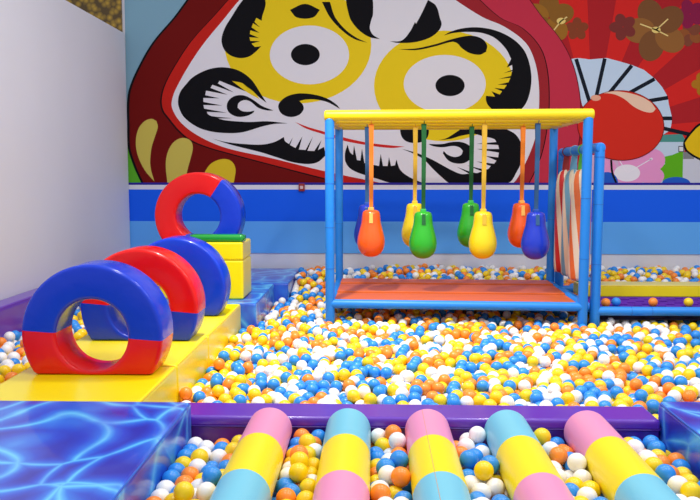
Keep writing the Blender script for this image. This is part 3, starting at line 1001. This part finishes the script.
def pairs_of(P, rad):
    c = np.floor(P / rad).astype(np.int64)
    c -= c.min(0) - 1
    n = c.max(0) + 3
    key = (c[:, 0] * n[1] + c[:, 1]) * n[2] + c[:, 2]
    order = np.argsort(key, kind='stable')
    sk = key[order]
    I, J = [], []
    idx = np.arange(len(P))
    for dx in (-1, 0, 1):
        for dy in (-1, 0, 1):
            for dz in (-1, 0, 1):
                k2 = key + (dx * n[1] + dy) * n[2] + dz
                lo = np.searchsorted(sk, k2, 'left')
                hi = np.searchsorted(sk, k2, 'right')
                m = int((hi - lo).max()) if len(lo) else 0
                for q in range(m):
                    w = lo + q < hi
                    a = idx[w]
                    b = order[(lo + q)[w]]
                    g = a < b
                    I.append(a[g])
                    J.append(b[g])
    I, J = np.concatenate(I), np.concatenate(J)
    d2 = ((P[I] - P[J]) ** 2).sum(1)
    w = d2 < rad * rad
    return I[w], J[w]


def settle(P, bed, walls, boxes=(), posts=(), rollers=(), iters=110):
    P = P.copy()
    for it in range(iters):
        if it % 5 == 0:
            I, J = pairs_of(P, D * 1.35)
        g = 0.055 * D * (1.0 if it < iters * 0.75 else 0.3)
        P[:, 2] -= g
        for sub in range(2):
            d = P[I] - P[J]
            L_ = np.sqrt((d * d).sum(1)) + 1e-9
            ov = np.maximum(0, D - L_)
            mv = d / L_[:, None] * (ov * 0.40)[:, None]
            for a in range(3):
                P[:, a] += np.bincount(I, mv[:, a], len(P)) - np.bincount(J, mv[:, a], len(P))
        b = bed(P[:, 0], P[:, 1])
        P[:, 2] = np.maximum(P[:, 2], b + R)
        P[:, 0] = np.clip(P[:, 0], walls[0] + R, walls[1] - R)
        P[:, 1] = np.clip(P[:, 1], walls[2] + R, walls[3] - R)
        for (x0, x1, y0, y1, zt) in boxes:
            ins = (P[:, 0] > x0 - R) & (P[:, 0] < x1 + R) & (P[:, 1] > y0 - R) & (P[:, 1] < y1 + R) & (P[:, 2] < zt + R * 0.6)
            if ins.any():
                q = P[ins]
                pen = np.stack([q[:, 0] - (x0 - R), (x1 + R) - q[:, 0], q[:, 1] - (y0 - R), (y1 + R) - q[:, 1]], 1)
                k = pen.argmin(1)
                q[k == 0, 0] = x0 - R
                q[k == 1, 0] = x1 + R
                q[k == 2, 1] = y0 - R
                q[k == 3, 1] = y1 + R
                P[ins] = q
        for (x, y, r) in posts:
            dx = P[:, :2] - np.array([x, y])
            l = np.sqrt((dx * dx).sum(1)) + 1e-9
            w = l < r + R
            P[w, :2] = np.array([x, y]) + dx[w] / l[w][:, None] * (r + R)
        for (x, z, r) in rollers:
            dx = P[:, [0, 2]] - np.array([x, z])
            l = np.sqrt((dx * dx).sum(1)) + 1e-9
            w = l < r + R
            P[np.ix_(w, [0, 2])] = np.array([x, z]) + dx[w] / l[w][:, None] * (r + R)
    return P


def level(P, top, lift=0.0):
    """bring the settled surface to its fill height"""
    c = np.floor(P[:, :2] / 0.11).astype(int)
    key = c[:, 0] * 10000 + c[:, 1]
    _, inv = np.unique(key, return_inverse=True)
    hi = np.full(inv.max() + 1, -9.0)
    np.maximum.at(hi, inv, P[:, 2] + R - top(P[:, 0], P[:, 1]))
    P = P.copy()
    P[:, 2] -= np.median(hi) - lift
    return P


def top_main(x, y):
    return 0.46 + 0.19 * smoothstep(7.4, 8.8, y) + 0.012 * np.sin(x * 3.1 + 1) * np.cos(y * 2.7)


LAY = 3
bed_main = lambda x, y: top_main(x, y) - (LAY - 1) * 0.80 * D - D
boxesA = [(-2.0, -1.13, 3.0, 6.52, 0.6), (-2.0, -1.005, 6.4, 7.75, 0.6), (-2.0, -0.865, 7.7, 9.1, 0.6), (1.335, 4.0, 3.0, 3.60, 0.64)]
postsA = [(p[0], p[1], 0.041) for p in (FL, FR, RL, RR)] + [(1.86, 6.5, 0.043), (1.856, 7.75, 0.043)]


def keepA(x, y):
    k = x < 0.43 * y + 0.75
    for (x0, x1, y0, y1, zt) in boxesA:
        k &= ~((x > x0 - R * .5) & (x < x1 + R * .5) & (y > y0 - R * .5) & (y < y1 + R * .5))
    return k


PA = hex_layers(-1.13, 4.7, 3.745, WALL_Y - 0.015, top_main, LAY, keepA)
PA = settle(PA, bed_main, (-1.13, 4.8, 3.745, WALL_Y - 0.015), boxesA, postsA)
PA = level(PA, top_main)
topB = lambda x, y: 0.555 + 0 * x
PB = hex_layers(-2.685, -1.975, 3.515, 9.0, topB, 3, lambda x, y: x < 9)
PB = settle(PB, lambda x, y: topB(x, y) - 2.6 * D, (-2.685, -1.975, 3.515, 9.0))
PB = level(PB, topB)
topC = lambda x, y: 0.572 + 0 * x
RL_ = [(x, ROLL_Z, ROLL_R) for x in ROLL_X]


def keepC(x, y):
    k = x < 9
    for rx in ROLL_X:
        k &= ~(np.abs(x - rx) < 0.05)
    return k


PC = hex_layers(-0.85, 1.335, 1.85, 3.515, topC, 4, keepC)
PC = settle(PC, lambda x, y: topC(x, y) - 3.4 * D, (-0.85, 1.335, 1.85, 3.515), rollers=RL_)
# balls lying on the purple mat
PM = np.array([(1.985, 6.62, 0.566 + R), (2.085, 6.66, 0.566 + R), (2.40, 6.66, 0.566 + R), (2.70, 6.66, 0.566 + R), (2.86, 6.68, 0.566 + R)])
CM = ['orange', 'blue', 'orange', 'yellow', 'orange']

ALL = np.concatenate([PA, PB, PC])
zone = np.array(['A'] * len(PA) + ['B'] * len(PB) + ['C'] * len(PC))
names = ['white', 'yellow', 'blue', 'orange']
colour = rng.choice(4, size=len(ALL), p=[0.29, 0.28, 0.25, 0.18])

# how large each ball shows from where the photograph was taken
q = ALL - np.array([0, 0, EYE])
fw = q @ np.array(_F)
uu = 350 + FPX * (q @ np.array(_R)) / fw
vv = 250 - FPX * (q @ np.array(_U)) / fw
pr_ = FPX * R / fw
idb = np.full((500, 700), -1, int)
hidden = (zone == 'A') & (vv > 405)
for rx in ROLL_X:     # behind a roller
    a = ALL[:, [0, 2]]
    b = np.array([0, EYE])
    dd = b - a
    t = np.clip(((np.array([rx, ROLL_Z]) - a) * dd).sum(1) / (dd * dd).sum(1), 0, 1)
    dist = np.sqrt((((a + dd * t[:, None]) - np.array([rx, ROLL_Z])) ** 2).sum(1))
    hidden |= (zone == 'C') & (dist < ROLL_R * 0.98)
cand = np.where((~hidden) & (uu > -5) & (uu < 705) & (vv > 0) & (vv < 488) & (fw < 7))[0]
for i in cand[np.argsort(-fw[cand])]:
    r = pr_[i]
    x0, x1, y0, y1 = max(0, int(uu[i] - r)), min(699, int(uu[i] + r) + 1), max(0, int(vv[i] - r)), min(499, int(vv[i] + r) + 1)
    if x1 < x0 or y1 < y0:
        continue
    yy, xx = np.mgrid[y0:y1 + 1, x0:x1 + 1]
    mk = (xx - uu[i]) ** 2 + (yy - vv[i]) ** 2 < r * r
    idb[y0:y1 + 1, x0:x1 + 1][mk] = i
vis = np.bincount(idb[idb >= 0], minlength=len(ALL))
chosen = np.argsort(-vis)[:295]
chosen = chosen[vis[chosen] > 0]

bm = bmesh.new()
bmesh.ops.create_icosphere(bm, subdivisions=4, radius=R)
ball_me = {}
base = bpy.data.meshes.new('plastic_ball')
bm.to_mesh(base)
bm.free()
base.polygons.foreach_set('use_smooth', [True] * len(base.polygons))
for c in names:
    me = base.copy()
    me.materials.append(BALL[c])
    ball_me[c] = me


def add_ball(p, c, label, group):
    o = bpy.data.objects.new('plastic_ball', ball_me[c])
    o.location = p
    link(o)
    tag(o, label, 'ball', group)


NTH = ['leftmost', 'second', 'middle', 'fourth', 'rightmost']
for i in chosen:
    x, y, z = (float(v) for v in ALL[i])
    c = names[colour[i]]
    if zone[i] == 'C':
        k = sum(x > rx for rx in ROLL_X)
        where = ('between the left water-print block and the leftmost roller', 'between the leftmost and second rollers', 'between the second and middle rollers', 'between the middle and fourth rollers',
                 'between the fourth and rightmost rollers', 'between the rightmost roller and right block')[k]
        add_ball((x, y, z), c, '%s plastic ball in the front trough %s' % (c, where), '%s balls %s' % (c, where))
    elif zone[i] == 'B':
        add_ball((x, y, z), c, '%s plastic ball between the yellow platform and the left wall' % c, '%s balls by the left wall' % c)
    else:
        if x < -0.75:
            where = 'against the yellow platform'
        else:
            s = x * 3.5 / y
            k = int(np.clip(round((s - ROLL_X[0]) / RSP), 0, 4))
            where = 'behind the rail and the %s roller' % NTH[k]
        add_ball((x, y, z), c, '%s ball in the main pit %s' % (c, where), '%s balls %s' % (c, where))
for p, c, w in zip(PM, CM, ('beside the blue post', 'beside the leftmost orange ball', 'in the middle of the mat', 'at the front rail', 'at the picture\'s right edge')):
    add_ball(tuple(float(v) for v in p), c, '%s plastic ball lying on the purple slotted mat %s' % (c, w), 'balls on the purple mat')

# every other ball: one mesh
rest = np.setdiff1d(np.arange(len(ALL)), chosen)


def ico(sub):
    bm = bmesh.new()
    bmesh.ops.create_icosphere(bm, subdivisions=sub, radius=R)
    v = np.array([x.co[:] for x in bm.verts])
    f = np.array([[x.index for x in fc.verts] for fc in bm.faces])
    bm.free()
    return v, f


near = rest[(ALL[rest, 1] < 5.6)]
far = rest[(ALL[rest, 1] >= 5.6)]
V, Fc, Mi, off = [], [], [], 0
for ids, (v, f) in ((near, ico(3)), (far, ico(2))):
    n = len(ids)
    vv_ = (ALL[ids][:, None, :] + v[None]).reshape(-1, 3)
    ff = (f[None] + (np.arange(n) * len(v))[:, None, None]).reshape(-1, 3) + off
    V.append(vv_)
    Fc.append(ff)
    Mi.append(np.repeat(colour[ids], len(f)))
    off += len(vv_)
V, Fc, Mi = np.concatenate(V), np.concatenate(Fc), np.concatenate(Mi)
me = bpy.data.meshes.new('ball_fill')
me.vertices.add(len(V))
me.vertices.foreach_set('co', V.ravel().astype(np.float32))
me.loops.add(len(Fc) * 3)
me.loops.foreach_set('vertex_index', Fc.ravel().astype(np.int32))
me.polygons.add(len(Fc))
me.polygons.foreach_set('loop_start', (np.arange(len(Fc)) * 3).astype(np.int32))
me.polygons.foreach_set('material_index', Mi.astype(np.int32))
me.polygons.foreach_set('use_smooth', np.ones(len(Fc), bool))
for c in names:
    me.materials.append(BALL[c])
me.update(calc_edges=True)
me.validate()
bf = bpy.data.objects.new('ball_fill', me)
link(bf)
tag(bf, 'mass of white, yellow, blue and orange plastic balls filling the pits', 'balls', kind='stuff')
print('balls', len(ALL), 'chosen', len(chosen), 'tris', len(Fc), 'topA', np.percentile(PA[:, 2] + R, 97), 'topC', np.percentile(PC[:, 2] + R, 95), 'topB', np.percentile(PB[:, 2] + R, 95))
